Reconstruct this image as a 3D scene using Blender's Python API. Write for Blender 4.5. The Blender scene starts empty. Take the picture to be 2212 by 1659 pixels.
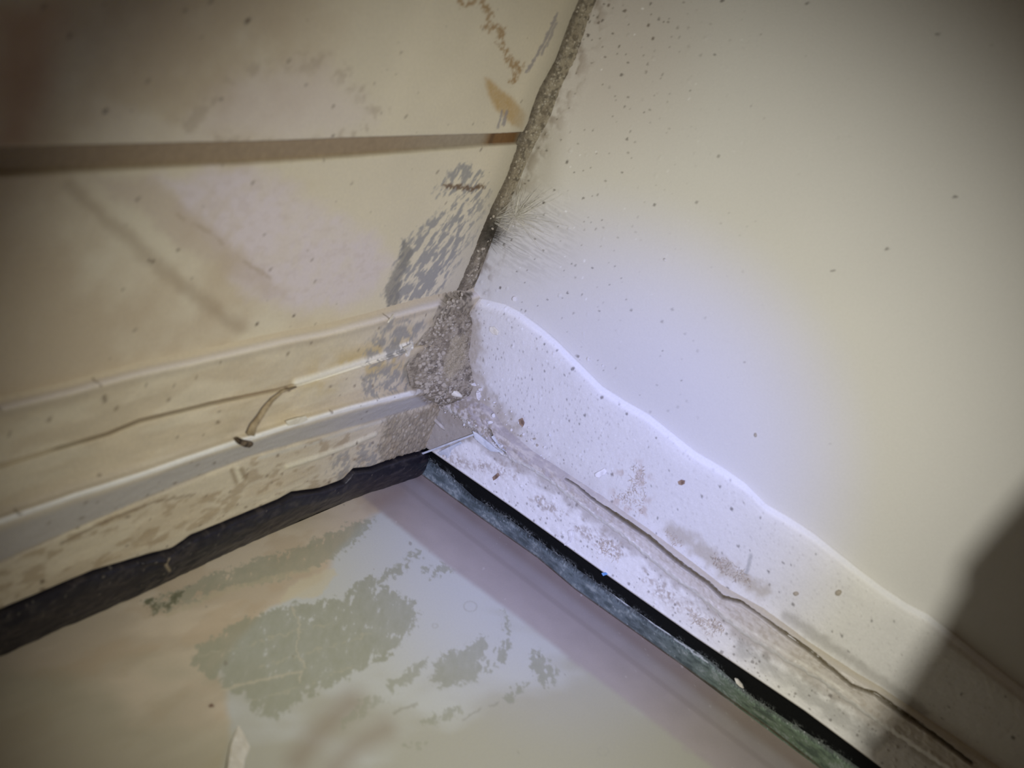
import bpy, bmesh, math, random
import numpy as np
from mathutils import Matrix, Vector

# ------------------------------------------------------------------ camera
# room axes: x runs along the left wall, y along the right wall, z is up; metres
W, H = 2212., 1659.
CX, CY, F = W/2, H/2, 2300.
_R = np.array([[-0.5703, 0.7572, 0.3185], [0.2082, 0.5084, -0.8356], [-0.7946, -0.4102, -0.4476]])
_u, _s, _v = np.linalg.svd(_R); RC = _u @ _v          # world -> camera (x right, y down, z forward)
TC = .28*np.array([(894-CX)/F, (990-CY)/F, 1.0])
CAM = -RC.T @ TC
col = bpy.context.scene.collection
sc = bpy.context.scene
cd = bpy.data.cameras.new('camera'); cam = bpy.data.objects.new('camera', cd); col.objects.link(cam)
M = Matrix(((RC.T) @ np.diag([1., -1., -1.])).tolist()).to_4x4(); M.translation = Vector(CAM.tolist())
cam.matrix_world = M
cd.sensor_width = 36; cd.lens = 36*F/W; cd.clip_start = .002; cd.clip_end = 20
cd.dof.use_dof = True; cd.dof.focus_distance = .268; cd.dof.aperture_fstop = 19.0
sc.camera = cam

# ------------------------------------------------------------------ light
def cam2w(v): return RC.T @ np.array(v, float) + CAM
LAMP = cam2w([0.012, 0.008, 0.012])                      # the phone's little flash lamp beside the lens
def un(p, ax, val):
    d = RC.T @ np.array([(p[0]-CX)/F, (p[1]-CY)/F, 1.0]); i = 'xyz'.index(ax)
    return CAM + d*(val-CAM[i])/d[i]
aim = un((1300, 990), 'x', .002)
def flash(energy, color, deg, at):                     # cool in the middle of its beam, warmer towards the rim
    ld = bpy.data.lights.new('flash', 'SPOT'); lo = bpy.data.objects.new('flash', ld); col.objects.link(lo)
    ld.energy = energy; ld.color = color; ld.spot_size = math.radians(deg); ld.spot_blend = 1.0; ld.shadow_soft_size = .0007
    lo.location = LAMP.tolist(); lo.rotation_euler = Vector((un(at, 'x', .002)-LAMP).tolist()).to_track_quat('-Z', 'Y').to_euler()
flash(1.3, (1.0, 0.98, 0.89), 71, (1195, 985))
flash(1.25, (0.03, 0.12, 1.0), 33, (1260, 1000))
wd = bpy.data.worlds.new('world'); sc.world = wd; wd.use_nodes = True
wd.node_tree.nodes['Background'].inputs[0].default_value = (1.0, .70, .48, 1)
wd.node_tree.nodes['Background'].inputs[1].default_value = 0.033
sc.view_settings.view_transform = 'Standard'; sc.view_settings.look = 'None'
sc.view_settings.exposure = 0; sc.view_settings.gamma = 1; sc.view_settings.use_curve_mapping = False

# ------------------------------------------------------------------ maths helpers
rng = np.random.default_rng(7); random.seed(7)
MM = .001
def S(r, g, b):
    c = np.array([r, g, b])/255.; return np.where(c <= .04045, c/12.92, ((c+.055)/1.055)**2.4)
def h2(ix, iy, s=0):
    n = (ix.astype(np.int64)*374761393 + iy.astype(np.int64)*668265263 + s*1274126177) & 0x7fffffff
    n = ((n ^ (n >> 13))*1274126177) & 0x7fffffff
    return ((n ^ (n >> 16)) & 0xffff)/65535.
def vn(x, y, s=0):
    x0 = np.floor(x); y0 = np.floor(y); fx = x-x0; fy = y-y0
    fx = fx*fx*(3-2*fx); fy = fy*fy*(3-2*fy); x0 = x0.astype(int); y0 = y0.astype(int)
    a = h2(x0, y0, s)*(1-fx)+h2(x0+1, y0, s)*fx; b = h2(x0, y0+1, s)*(1-fx)+h2(x0+1, y0+1, s)*fx
    return a*(1-fy)+b*fy
def fbm(x, y, o=4, s=0):
    t = 0; a = 1.; n = 0
    for k in range(o):
        t = t+a*vn(x*2**k+17.3*k, y*2**k-9.1*k, s+k); n += a; a *= .55
    return t/n
def ss(a, b, x):
    t = np.clip((x-a)/(b-a), 0, 1); return t*t*(3-2*t)
def mix(c, d, m):
    return c*(1-m[..., None]) + np.asarray(d)*m[..., None]
def dline(px, py, pts):
    best = np.full(px.shape, 1e9)
    for (x0, y0), (x1, y1) in zip(pts[:-1], pts[1:]):
        dx, dy = x1-x0, y1-y0; t = np.clip(((px-x0)*dx+(py-y0)*dy)/(dx*dx+dy*dy+1e-9), 0, 1)
        best = np.minimum(best, np.hypot(px-x0-t*dx, py-y0-t*dy))
    return best
def dpoly(px, py, pts):
    d = dline(px, py, list(pts)+[pts[0]]); ins = np.zeros(px.shape, bool); n = len(pts)
    for i in range(n):
        (x0, y0), (x1, y1) = pts[i], pts[(i+1) % n]
        c = ((y0 > py) != (y1 > py)); ins ^= c & (px < (x1-x0)*(py-y0)/((y1-y0) if y1 != y0 else 1e-9)+x0)
    return np.where(ins, -d, d)
def proj(P):
    q = P @ RC.T + TC; z = np.maximum(q[..., 2], 1e-4)
    return CX+F*q[..., 0]/z, CY+F*q[..., 1]/z
def specks(x, y, cell, prob, r0, r1, seed, stretch=1.0, ang=0.0):
    """1 inside little specks scattered over a plane; x and y in mm"""
    c, s_ = math.cos(ang), math.sin(ang)
    x, y = (x*c+y*s_)/stretch, (-x*s_+y*c)
    ix = np.floor(x/cell); iy = np.floor(y/cell); out = np.zeros(x.shape)
    for a in (-1, 0, 1):
        for b in (-1, 0, 1):
            jx, jy = ix+a, iy+b
            on = h2(jx, jy, seed) < prob
            cx = (jx+.15+.7*h2(jx, jy, seed+1))*cell; cy = (jy+.15+.7*h2(jx, jy, seed+2))*cell
            r = r0+(r1-r0)*h2(jx, jy, seed+3)**2
            out = np.maximum(out, np.where(on, ss(1.0, .65, np.hypot(x-cx, y-cy)/r), 0))
    return out

# ------------------------------------------------------------------ materials
def mat(name, color=None, rough=.6, spec=.35, noise=.12, nscale=900, bump=.15, bscale=2500, bdist=.00012,
        metal=0., second=None, alpha=None, coat=0., tint_scale=None):
    m = bpy.data.materials.new(name); m.use_nodes = True; nt = m.node_tree; N = nt.nodes; L = nt.links
    b = N['Principled BSDF']; b.inputs['Roughness'].default_value = rough
    b.inputs['Specular IOR Level'].default_value = spec; b.inputs['Metallic'].default_value = metal
    if coat: b.inputs['Coat Weight'].default_value = coat; b.inputs['Coat Roughness'].default_value = .12
    tc = N.new('ShaderNodeTexCoord')
    nz = N.new('ShaderNodeTexNoise'); nz.inputs['Scale'].default_value = nscale; nz.inputs['Detail'].default_value = 6
    nz.inputs['Roughness'].default_value = .65
    L.new(tc.outputs['Object'], nz.inputs['Vector'])
    if color is None:
        src = N.new('ShaderNodeAttribute'); src.attribute_name = 'albedo'; so = src.outputs['Color']
    else:
        rp = N.new('ShaderNodeValToRGB'); c1 = S(*color); c2 = S(*(second or color))
        rp.color_ramp.elements[0].color = (*c1, 1); rp.color_ramp.elements[1].color = (*c2, 1)
        rp.color_ramp.elements[0].position = .4; rp.color_ramp.elements[1].position = .62
        n2 = N.new('ShaderNodeTexNoise'); n2.inputs['Scale'].default_value = tint_scale or nscale*.35; n2.inputs['Detail'].default_value = 5
        L.new(tc.outputs['Object'], n2.inputs['Vector']); L.new(n2.outputs['Fac'], rp.inputs['Fac']); so = rp.outputs['Color']
    mr = N.new('ShaderNodeMapRange'); mr.inputs['From Min'].default_value = .25; mr.inputs['From Max'].default_value = .75
    mr.inputs['To Min'].default_value = 1-noise; mr.inputs['To Max'].default_value = 1+noise
    L.new(nz.outputs['Fac'], mr.inputs['Value'])
    vm = N.new('ShaderNodeVectorMath'); vm.operation = 'SCALE'
    L.new(so, vm.inputs[0]); L.new(mr.outputs['Result'], vm.inputs['Scale']); L.new(vm.outputs['Vector'], b.inputs['Base Color'])
    if bump:
        n3 = N.new('ShaderNodeTexNoise'); n3.inputs['Scale'].default_value = bscale; n3.inputs['Detail'].default_value = 4
        L.new(tc.outputs['Object'], n3.inputs['Vector'])
        bp = N.new('ShaderNodeBump'); bp.inputs['Strength'].default_value = bump; bp.inputs['Distance'].default_value = bdist
        L.new(n3.outputs['Fac'], bp.inputs['Height']); L.new(bp.outputs['Normal'], b.inputs['Normal'])
    if alpha is not None: b.inputs['Alpha'].default_value = alpha
    return m
MT = {
 'tile': mat('cream_tile', rough=.45, noise=.06, nscale=1500, bump=.25, bscale=3500, bdist=.00005),
 'plaster': mat('white_plaster', rough=.75, spec=.2, noise=.035, nscale=2600, bump=.55, bscale=1900, bdist=.00011),
 'skirt': mat('cream_painted_skirting', rough=.42, noise=.08, nscale=1500, bump=.3, bscale=1800, bdist=.00010),
 'band': mat('white_painted_skirting', rough=.6, spec=.25, noise=.07, nscale=2400, bump=.5, bscale=2400, bdist=.00010),
 'caulk': mat('old_silicone', rough=.38, noise=.08, nscale=1700, bump=.35, bscale=1500, bdist=.00012),
 'dirt': mat('gritty_dirt', rough=.9, spec=.1, noise=.28, nscale=2600, bump=.9, bscale=2600, bdist=.00025),
 'rubber': mat('black_rubber', rough=.42, spec=.4, noise=.25, nscale=1800, bump=.35, bscale=1600, bdist=.00012),
 'gap': mat('black_channel', rough=.6, spec=.15, noise=.4, nscale=2500, bump=.2),
 'stone': mat('green_stone', rough=.5, noise=.2, nscale=1800, bump=.3, bscale=2200),
 'glass': mat('dusty_glass', rough=.30, spec=.55, noise=.045, nscale=2200, bump=.06, bscale=2600, bdist=.00003, coat=.10),
 'crumb_grey': mat('grey_crumb', (168, 156, 136), rough=.9, spec=.1, second=(216, 208, 190), nscale=1500, bump=.6, bscale=2500),
 'crumb_white': mat('white_crumb', (225, 222, 218), rough=.8, spec=.2, second=(250, 248, 244), nscale=1500, bump=.5, bscale=2500),
 'chip_brown': mat('brown_chip', (120, 98, 80), rough=.8, second=(172, 146, 122), nscale=1500),
 'chip_dark': mat('dark_bark', (46, 34, 24), rough=.8, second=(126, 110, 88), nscale=900, tint_scale=700),
 'chip_blue': mat('blue_chip', (110, 165, 225), rough=.5, second=(130, 180, 235)),
 'peel': mat('peeled_paint', (226, 220, 200), rough=.45, second=(240, 236, 220), nscale=1200, bump=.2),
 'caulk_bit': mat('grey_silicone', (178, 170, 156), rough=.5, second=(200, 194, 182), nscale=1200),
 'stem': mat('dry_stem', (142, 126, 100), rough=.7, second=(176, 160, 132), nscale=1500),
 'clear': mat('clear_plastic_edge', (205, 210, 215), rough=.2, spec=.6, second=(225, 228, 230), nscale=1200),
 'fuzz': mat('pale_fuzz', (226, 222, 205), rough=.6, second=(236, 232, 218)),
 'fuzz_dark': mat('dark_fuzz', (52, 48, 38), rough=.8, second=(70, 64, 52)),
 'mould': mat('beige_mould', (196, 180, 160), rough=.95, spec=.05, second=(226, 216, 200), nscale=1500),
 'dark': mat('dark_matt', (14, 12, 11), rough=.9),
}

# ------------------------------------------------------------------ mesh helpers
def link(name, me, m, parent=None, smooth=True):
    o = bpy.data.objects.new(name, me); col.objects.link(o); me.materials.append(m)
    if smooth: me.polygons.foreach_set('use_smooth', [True]*len(me.polygons))
    if parent: o.parent = parent
    return o
def tag(o, label=None, cat=None, group=None, kind=None):
    if label: o['label'] = label
    if cat: o['category'] = cat
    if group: o['group'] = group
    if kind: o['kind'] = kind
    return o
def gridmesh(name, P, C, m, parent=None, flip=False):
    nv, nu = P.shape[:2]; me = bpy.data.meshes.new(name)
    idx = np.arange(nv*nu).reshape(nv, nu)
    q = np.stack([idx[:-1, :-1], idx[:-1, 1:], idx[1:, 1:], idx[1:, :-1]], -1).reshape(-1, 4)
    if flip: q = q[:, ::-1]
    me.vertices.add(nv*nu); me.vertices.foreach_set('co', P.reshape(-1).astype(np.float32))
    me.loops.add(q.size); me.loops.foreach_set('vertex_index', q.reshape(-1).astype(np.int32))
    me.polygons.add(len(q)); me.polygons.foreach_set('loop_start', np.arange(0, q.size, 4, dtype=np.int32))
    me.polygons.foreach_set('loop_total', np.full(len(q), 4, dtype=np.int32))
    me.update(calc_edges=True)
    at = me.color_attributes.new('albedo', 'FLOAT_COLOR', 'POINT')
    c4 = np.concatenate([np.clip(C, 0, .95), np.ones(C.shape[:2]+(1,))], -1)
    at.data.foreach_set('color', c4.reshape(-1).astype(np.float32))
    me.validate()
    return link(name, me, m, parent)
def axis(*segs):
    """non-uniform samples: (start, stop, step) runs in mm"""
    out = []
    for a, b, s in segs: out += list(np.arange(a, b, s))
    out.append(segs[-1][1]); return np.array(out)*MM
def row(poly, ax, val, run, ss_):
    """a line of the moulding: the traced line on the plane ax = val (mm), resampled along the run axis"""
    pts = np.array([un(p, ax, val*MM) for p in poly]); i = 'xyz'.index(run)
    pts = pts[np.argsort(pts[:, i])]
    return np.stack([ss_ if k == i else np.interp(ss_, pts[:, i], pts[:, k]) for k in range(3)], -1)
def loft(rows, ns, smooth=2):
    out = []
    for a, b, n in zip(rows[:-1], rows[1:], ns):
        for k in range(n): out.append(a+(b-a)*k/n)
    out.append(rows[-1]); P = np.array(out)
    for _ in range(smooth):
        Q = P.copy(); Q[1:-1] = .25*P[:-2]+.5*P[1:-1]+.25*P[2:]; P = Q
    return P
def rowlabels(ns):
    """for every sample of a loft: which span it is in, as a running number"""
    o = []
    for i, n in enumerate(ns): o += [i+k/n for k in range(n)]
    o.append(len(ns)); return np.array(o)[:, None]

# traced lines (pixels in the photograph), each put on its own plane
EDGE_L = [(1262, -30), (1250, 0), (1225, 60), (1200, 130), (1165, 190), (1150, 230), (1140, 265), (1122, 300), (1095, 380), (1060, 450), (1035, 510), (1010, 570), (990, 615), (972, 650)]
EDGE_R = [(1300, -30), (1290, 0), (1268, 60), (1245, 130), (1218, 180), (1187, 260), (1157, 310), (1122, 390), (1100, 440), (1074, 490), (1055, 540), (1033, 600), (1012, 645)]

def lean(z):                                           # the right wall leans back a little above mid height
    return -.13*.012*np.logaddexp(0, (np.asarray(z)-.085)/.012)
def onlean(p):
    q = un(p, 'x', 0.)
    for _ in range(6): q = un(p, 'x', float(lean(q[2])))
    return q
# ------------------------------------------------------------------ left wall (cream tiles, one grout line)
xs = axis((-9, 45, .25), (45, 140, .35), (140, 400, 10)); zs = axis((44, 150, .28), (150, 420, 10))
X, Z = np.meshgrid(xs, zs); P = np.stack([X, np.zeros_like(X), Z], -1); px, py = proj(P)
xm, zm = X*1000, Z*1000
wx = (fbm(xm*.35, zm*.35, 4, 3)-.5)*60; wy = (fbm(xm*.35, zm*.35, 4, 9)-.5)*60
wx2 = (fbm(xm*1.6, zm*1.6, 3, 13)-.5)*22; wy2 = (fbm(xm*1.6, zm*1.6, 3, 19)-.5)*22
C = np.empty(P.shape); C[:] = S(220, 211, 188)
n1 = fbm(xm*.05, zm*.05, 4, 21); C *= (.90+.2*n1)[..., None]
C = mix(C, S(174, 152, 122), .55*ss(.22, .70, n1+.15*(fbm(xm*.4, zm*.4, 3, 23)-.5))*ss(860, 560, px+wx))  # brown mottling; keeping it to the left paints in the dimmer light there
# pale film of hard-water smear
A = dpoly(px+wx*.5, py+wy*.5, [(440, 362), (560, 358), (640, 410), (740, 465), (820, 515), (850, 575), (815, 625), (750, 665), (640, 672), (545, 645), (500, 610), (520, 560), (470, 530), (400, 470), (370, 420), (330, 390), (400, 380)])
C = mix(C, S(216, 206, 208), .85*ss(26, -34, A)*(.72+.4*ss(.3,.6,fbm(xm*.25, zm*.25, 4, 28)))); C = mix(C, S(176, 158, 140), .16*ss(10, -40, A)*ss(.5, .7, fbm(xm*.5+zm*.3, zm*.9-xm*.2, 5, 29)))
A = dpoly(px+wx*.6, py+wy*.6, [(560, 640), (430, 560), (380, 540), (330, 480), (250, 430), (200, 380), (330, 380), (440, 470), (540, 560), (640, 650)])
C = mix(C, S(190, 174, 158), .55*ss(12, -22, A))
A = dline(px+wx*.35, py+wy*.35, [(150, 400), (250, 490), (340, 570), (420, 640), (520, 705)])
C = mix(C, S(140, 118, 90), .38*ss(30, 0, A))
A = dline(px+wx2*.4, py+wy2*.4, [(385, 465), (450, 500), (520, 560), (600, 610)])
C = mix(C, S(158, 138, 106), .42*ss(8, 0, A)*ss(.3, .55, fbm(xm*.3, zm*.3, 3, 30)))
A = dline(px+wx2, py+wy2, [(200, 190), (300, 215), (390, 265), (470, 312), (570, 330)])
side = ss(0, 1, (py-(190+.37*(px-200)))/26.)
C = mix(C, S(216, 206, 190), .40*side*ss(130, 260, px)*ss(640, 520, px)*ss(345, 330, py))
A = dpoly(px+wx*.4, py+wy*.4, [(-20, 0), (140, 0), (120, 200), (60, 340), (-20, 340)]); C = mix(C, S(176, 132, 98), .6*ss(40, -60, A))
A = dpoly(px+wx*.6, py+wy*.6, [(520, 180), (700, 150), (800, 250), (640, 310), (430, 270)]); C = mix(C, S(212, 200, 204), .35*ss(60, -40, A))
C = mix(C, S(150, 132, 108), .35*ss(30, 5, np.abs(A-20))*ss(.5, .7, fbm(xm*.6, zm*.6, 3, 33)))
# yellow and brown stains
A = dpoly(px+wx2*.25, py+wy2*.25, [(1045, 165), (1062, 172), (1082, 192), (1106, 208), (1138, 246), (1130, 282), (1105, 272), (1070, 238), (1052, 205)])
C = mix(C, S(178, 140, 66), .72*ss(5, -9, A)*(.65+.5*fbm(xm*2, zm*2, 3, 41)))
A = dline(px+wx2, py+wy2, [(985, -10), (1000, 8), (1040, 2), (1055, 25), (1058, 50), (1050, 60), (1085, 62), (1080, 95), (1095, 115), (1103, 140), (1122, 140), (1108, 175)])
C = mix(C, S(150, 112, 52), .75*ss(11, 2, A)*ss(.25, .5, fbm(xm*1.1, zm*1.1, 3, 44)))
# grey worn patches
gn = fbm(xm*.9+zm*.4, zm*.55, 5, 51)
A = dpoly(px+wx2*1.3, py+wy2*1.3, [(868, 515), (900, 500), (985, 430), (935, 425), (960, 385), (1000, 350), (1045, 375), (1060, 420), (1030, 500), (1000, 560), (960, 620), (905, 660), (850, 668), (828, 640), (850, 580)])
g = ss(8, -6, A)*ss(.47, .62, gn+.07*ss(0, -25, A)); C = mix(C, S(140, 141, 144), .8*g)
A = dpoly(px+wx2*.5, py+wy2*.5, [(868, 515), (895, 540), (880, 580), (868, 600), (862, 662), (835, 664), (828, 625), (845, 590), (862, 560)]); C = mix(C, S(128, 126, 120), .75*ss(3, -5, A))
for a in ([(1205, 30), (1180, 80), (1160, 120), (1138, 155)], [(1202, 50), (1186, 85), (1170, 118)], [(1085, 240), (1076, 275)], [(1096, 240), (1088, 270)]):
    C = mix(C, S(150, 144, 146), .8*ss(4.5, 1, dline(px+wx2*.4, py+wy2*.3, a)))
A = dline(px+wx2*.8, py+wy2*.7, [(962, 402), (985, 404), (1000, 405), (1022, 408), (1042, 402)]); C = mix(C, S(112, 88, 62), .9*ss(7, 2, A))
for a, b, r in ((478, 214, 4), (720, 293, 4), (857, 301, 4.5), (385, 540, 4), (330, 565, 5), (322, 562, 4), (635, 682, 4), (555, 700, 5), (228, 240, 7), (535, 45, 8)):
    C = mix(C, S(84, 66, 52), .8*ss(1, .4, np.hypot((px-a)+(py-b)*.5, (py-b)*.8)/r))
C = mix(C, S(110, 94, 76), .55*specks(xm, zm, 2.6, .10, .12, .45, 61, 1.8, -.9))
dA = dline(px, py, EDGE_L)
C = mix(C, S(196, 190, 172), .5*ss(40, 10, dA))
# grout line
gz = np.interp(X, [0, .003, .078, .124, .5], [.0896, .0896, .0891, .0896, .0896])*1000
gd = np.abs(zm-gz+.1*(fbm(xm*.8, zm*.0, 3, 71)-.5)); gw = np.interp(xm, [0, 12, 60, 125], [1.35, 1.35, 1.9, 2.0])
gm = ss(gw+.25, gw-.25, gd); gc = mix(np.broadcast_to(S(150, 132, 106), C.shape), S(122, 90, 54), ss(15, 11, xm)*ss(1, 3, xm))
gc = mix(gc, S(88, 64, 40), .7*ss(1.2, .3, np.abs(xm-11.3)))
gc = mix(gc, S(160, 152, 138), .6*ss(12, 16, xm)*ss(50, 20, xm))
C = C*(1-gm[..., None])+gc*(.85+.3*fbm(xm*1.5, zm*1.5, 3, 72))[..., None]*gm[..., None]
P[..., 1] = -gm*.0009 + .0001*(fbm(xm*.12, zm*.12, 3, 75)-.5) + .00012*ss(3, -5, A)*0
tag(gridmesh('wall_left', P, C, MT['tile'], flip=True), 'cream wall tiles with one brown grout line', kind='structure')

# ------------------------------------------------------------------ right wall (smooth white plaster)
ys = axis((0, 60, .28), (60, 150, .4), (150, 400, 10)); zs = axis((40, 160, .33), (160, 420, 10))
Y, Z = np.meshgrid(ys, zs); P = np.stack([lean(Z), Y, Z], -1); px, py = proj(P); ym, zm = Y*1000, Z*1000
C = np.empty(P.shape); C[:] = S(217, 215, 208)
C *= (.975+.05*fbm(ym*.04, zm*.04, 3, 81))[..., None]
dR = dline(px, py, EDGE_R)
nn = fbm(ym*.5, zm*.5, 5, 83)
C = mix(C, S(132, 116, 96), .55*ss(55, 0, dR)*ss(.35, .7, nn))
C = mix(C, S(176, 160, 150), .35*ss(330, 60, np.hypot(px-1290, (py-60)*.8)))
C = mix(C, S(150, 140, 116), .35*ss(70, 10, dline(px, py, [(1170, 300), (1160, 380), (1100, 460)])))
C = mix(C, S(88, 84, 70), .75*ss(46, 2, np.hypot((px-1062), (py-492)*.8)+16*(nn-.5)))
C = mix(C, S(150, 148, 138), .30*ss(150, 30, np.hypot(px-1140, py-500))*ss(.4, .6, fbm(ym*.3, zm*3.0, 3, 85)))
near = ss(420, 40, dR)
C = mix(C, S(96, 88, 74), .75*specks(ym, zm, 1.5, .20, .10, .34, 87)*near)
C = mix(C, S(84, 76, 66), .8*specks(ym, zm, 2.6, .10, .12, .45, 91)*ss(700, 100, dR))
C = mix(C, S(90, 82, 76), .7*specks(ym, zm, 7.0, .16, .10, .42, 95, 1.8, .7))
C = mix(C, S(92, 74, 58), .7*specks(ym, zm, 2.2, .30, .12, .42, 99)*ss(190, 60, np.hypot(px-1350, py-60)))
C = mix(C, S(250, 250, 250), .8*specks(ym, zm, 3.0, .12, .10, .30, 101)*ss(520, 60, dR))
P[..., 0] += .0005*(fbm(ym*.03, zm*.03, 3, 103)-.5) + .0003*ss(60, 10, dR)*ss(-2, 12, dR)*ss(.45, .65, nn) + .00035*specks(ym, zm, 2.4, .12, .15, .45, 105)*near
tag(gridmesh('wall_right', P, C, MT['plaster']), 'smooth white plaster wall', kind='structure')

# ------------------------------------------------------------------ left skirting: three ridges in cream paint
xs = axis((-2, 40, .22), (40, 135, .4), (135, 400, 12))
M1 = [(0, 880), (150, 845), (300, 805), (420, 780), (530, 755), (620, 735), (700, 720), (800, 695), (860, 678), (905, 666)]
CR = [(0, 1005), (120, 968), (235, 935), (300, 908), (450, 872), (600, 840), (700, 812), (780, 785), (885, 748)]
M2 = [(0, 1117), (20, 1110), (160, 1062), (300, 1018), (400, 983), (500, 950), (560, 932), (620, 912), (760, 872), (900, 838), (935, 826)]
GR = [(0, 1215), (120, 1160), (270, 1095), (400, 1040), (540, 985), (700, 938), (850, 897), (930, 872)]
RT = [(0, 1322), (80, 1288), (200, 1238), (320, 1203), (372, 1190), (412, 1162), (520, 1118), (600, 1085), (630, 1068), (690, 1060), (740, 1042), (762, 1018), (800, 1014), (860, 992), (905, 980)]
sh = lambda pl, d: [(a, b+d) for a, b in pl]
R_ = lambda pl, v: row(pl, 'y', v, 'x', xs)
r0 = R_(sh(M1, -26), .2); r0[:, 1] = -.0003
rows = [r0, R_(sh(M1, -11), .35), R_(sh(M1, -1), 2.0), R_(sh(M1, 8), 2.9), R_(sh(CR, -8), 3.4), R_(sh(CR, -1), 3.6), R_(sh(CR, 1), 3.1), R_(sh(CR, 5), 4.2), R_(sh(CR, 14), 4.6),
        R_(sh(M2, -22), 5.2), R_(sh(M2, -7), 5.6), R_(sh(M2, 6), 7.0), R_(sh(M2, 14), 7.0), R_(sh(GR, -4), 5.6), R_(sh(GR, 2), 5.4), R_(sh(GR, 8), 5.9), R_(sh(RT, -30), 6.0), R_(sh(RT, -2), 6.0)]
rb = rows[-1].copy(); rb[:, 1] = .0005; rows.append(rb)
ns = [3, 6, 5, 12, 4, 2, 3, 5, 14, 7, 6, 5, 14, 3, 4, 24, 12, 4]
P = loft(rows, ns, 4); V = rowlabels(ns)+0*P[..., 0]; px, py = proj(P)
xm, zm = P[..., 0]*1000, P[..., 2]*1000
C = np.empty(P.shape); C[:] = S(210, 199, 174); C = mix(C, S(192, 176, 148), .5*ss(.42, .6, fbm(xm*.07, zm*.3, 4, 112)))
n1 = fbm(xm*.12, zm*.35, 4, 111); C *= (.88+.24*n1)[..., None]
C = mix(C, S(202, 189, 164), ss(1.5, 1.0, V)); C = mix(C, S(238, 232, 228), .9*ss(.9, 1.8, V)*ss(3.1, 2.2, V)); C = mix(C, S(160, 150, 134), .35*ss(2.9, 3.0, V)*ss(3.2, 3.1, V))                   # ridge highlight and the dark line below it, painted into the colour
C = mix(C, S(196, 172, 108), .75*ss(3.2, 4, V)*ss(9, 8, V)*ss(600, 760, px)*ss(.35, .6, fbm(xm*.2, zm*.25, 3, 113)))
tube = ss(11, 5, dline(px, py, [(640, 826), (700, 808), (790, 780), (850, 762), (884, 748)])); C = mix(C, S(240, 236, 222), .9*tube)  # lit crest of this ridge painted pale, on top of its relief
C = mix(C, S(246, 244, 232), .9*ss(6, 3, dline(px, py, [(866, 748), (888, 742), (880, 765)])))
C = mix(C, S(120, 96, 72), .75*ss(3.0, 1.0, dline(px+3*(n1-.5), py, [(-20, 1008), (120, 968), (235, 936)]+CR[3:8]))*ss(700, 560, px)*(.4+.6*ss(150, 330, px)))
C = mix(C, S(244, 244, 240), .9*ss(10.5, 11.1, V)*ss(12.2, 11.8, V)); C = mix(C, S(186, 178, 166), .5*ss(8.5, 10.4, V)*ss(11, 10.6, V)*ss(620, 380, px)); C = mix(C, S(38, 28, 20), .9*ss(8, 4, np.hypot(px-538, (py-935))))  # second ridge: its highlight is painted in near white
C = mix(C, S(182, 180, 178), .85*ss(12, 12.3, V)*ss(14.1, 13.2+0*V, V)); C = mix(C, S(176, 166, 150), .6*ss(13.0, 13.5, V)*ss(16, 14, V)*ss(.3, .6, n1))                    # shade of the downward face painted in as grey
C = mix(C, S(196, 194, 184), .5*ss(5, 2, dline(px, py, [(560, 990), (700, 950), (850, 902)])))
C = mix(C, S(150, 128, 96), .5*ss(14.2, 15, V)*ss(.52, .68, fbm(xm*.3, zm*.6, 4, 117)))
C = mix(C, S(112, 92, 70), .55*ss(3.5, 1.2, dline(px, py, [(130, 1175), (240, 1120), (330, 1085), (420, 1068)])))
C = mix(C, S(226, 220, 196), .7*ss(8, 3, dline(px, py, [(620, 1008), (690, 985), (760, 960), (810, 938)])))  # highlight along the low ridge painted in
C = mix(C, S(226, 218, 190), .7*ss(6, 2, dline(px, py, [(512, 1010), (520, 1035)]))+.0*px)
C = mix(C, S(134, 114, 82), .6*ss(6, 2, dline(px, py, [(500, 1015), (510, 1042)])))
C = mix(C, S(134, 114, 82), .6*ss(8, 3, dline(px, py, [(522, 1015), (530, 1030)])))
C = mix(C, S(110, 92, 72), .65*specks(xm, zm, 2.6, .22, .14, .42, 121, 1.8, .6))
C = mix(C, S(92, 76, 58), .7*specks(xm, zm, 5.2, .20, .2, .6, 125, 1.3, 1.0))
gn = fbm(xm*.9, zm*.9, 5, 131)
wx2 = (fbm(xm*1.6, zm*1.6, 3, 13)-.5)*22; wy2 = (fbm(xm*1.6, zm*1.6, 3, 19)-.5)*22
for pl, k in (([(800, 735), (845, 690), (905, 680), (920, 700), (880, 760), (800, 800), (782, 785)], .85), ([(782, 815), (840, 790), (900, 775), (890, 830), (850, 850), (790, 860)], .85),
              ([(705, 1030), (720, 985), (800, 955), (840, 960), (815, 1010), (745, 1035)], .7), ([(835, 905), (880, 890), (925, 890), (915, 975), (830, 1000), (822, 960)], .6)):
    A = dpoly(px+wx2, py+wy2, pl); C = mix(C, S(150, 148, 142), k*ss(6, -6, A)*ss(.40, .55, gn))
C = mix(C, S(188, 178, 150), .5*ss(30, 5, dline(px, py, [(985, 650), (900, 760), (880, 800)]))*ss(.4, .6, gn))
D = dpoly(px+wx2, py+wy2, [(830, 905), (870, 890), (935, 878), (1060, 930), (915, 978), (830, 1002), (815, 980)])
dm = ss(6, -8, D); C = mix(C, S(154, 142, 118), .8*dm*(.5+.7*gn)); C = mix(C, S(206, 200, 184), .6*dm*specks(xm, zm, 1.0, .35, .15, .42, 135))
D2 = dpoly(px, py, [(985, 650), (895, 770), (880, 800), (890, 850), (940, 885), (1060, 880), (1040, 700)])
dm2 = ss(5, -5, D2); C = mix(C, S(146, 132, 108), .7*dm2*(.5+.7*gn))
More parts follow.
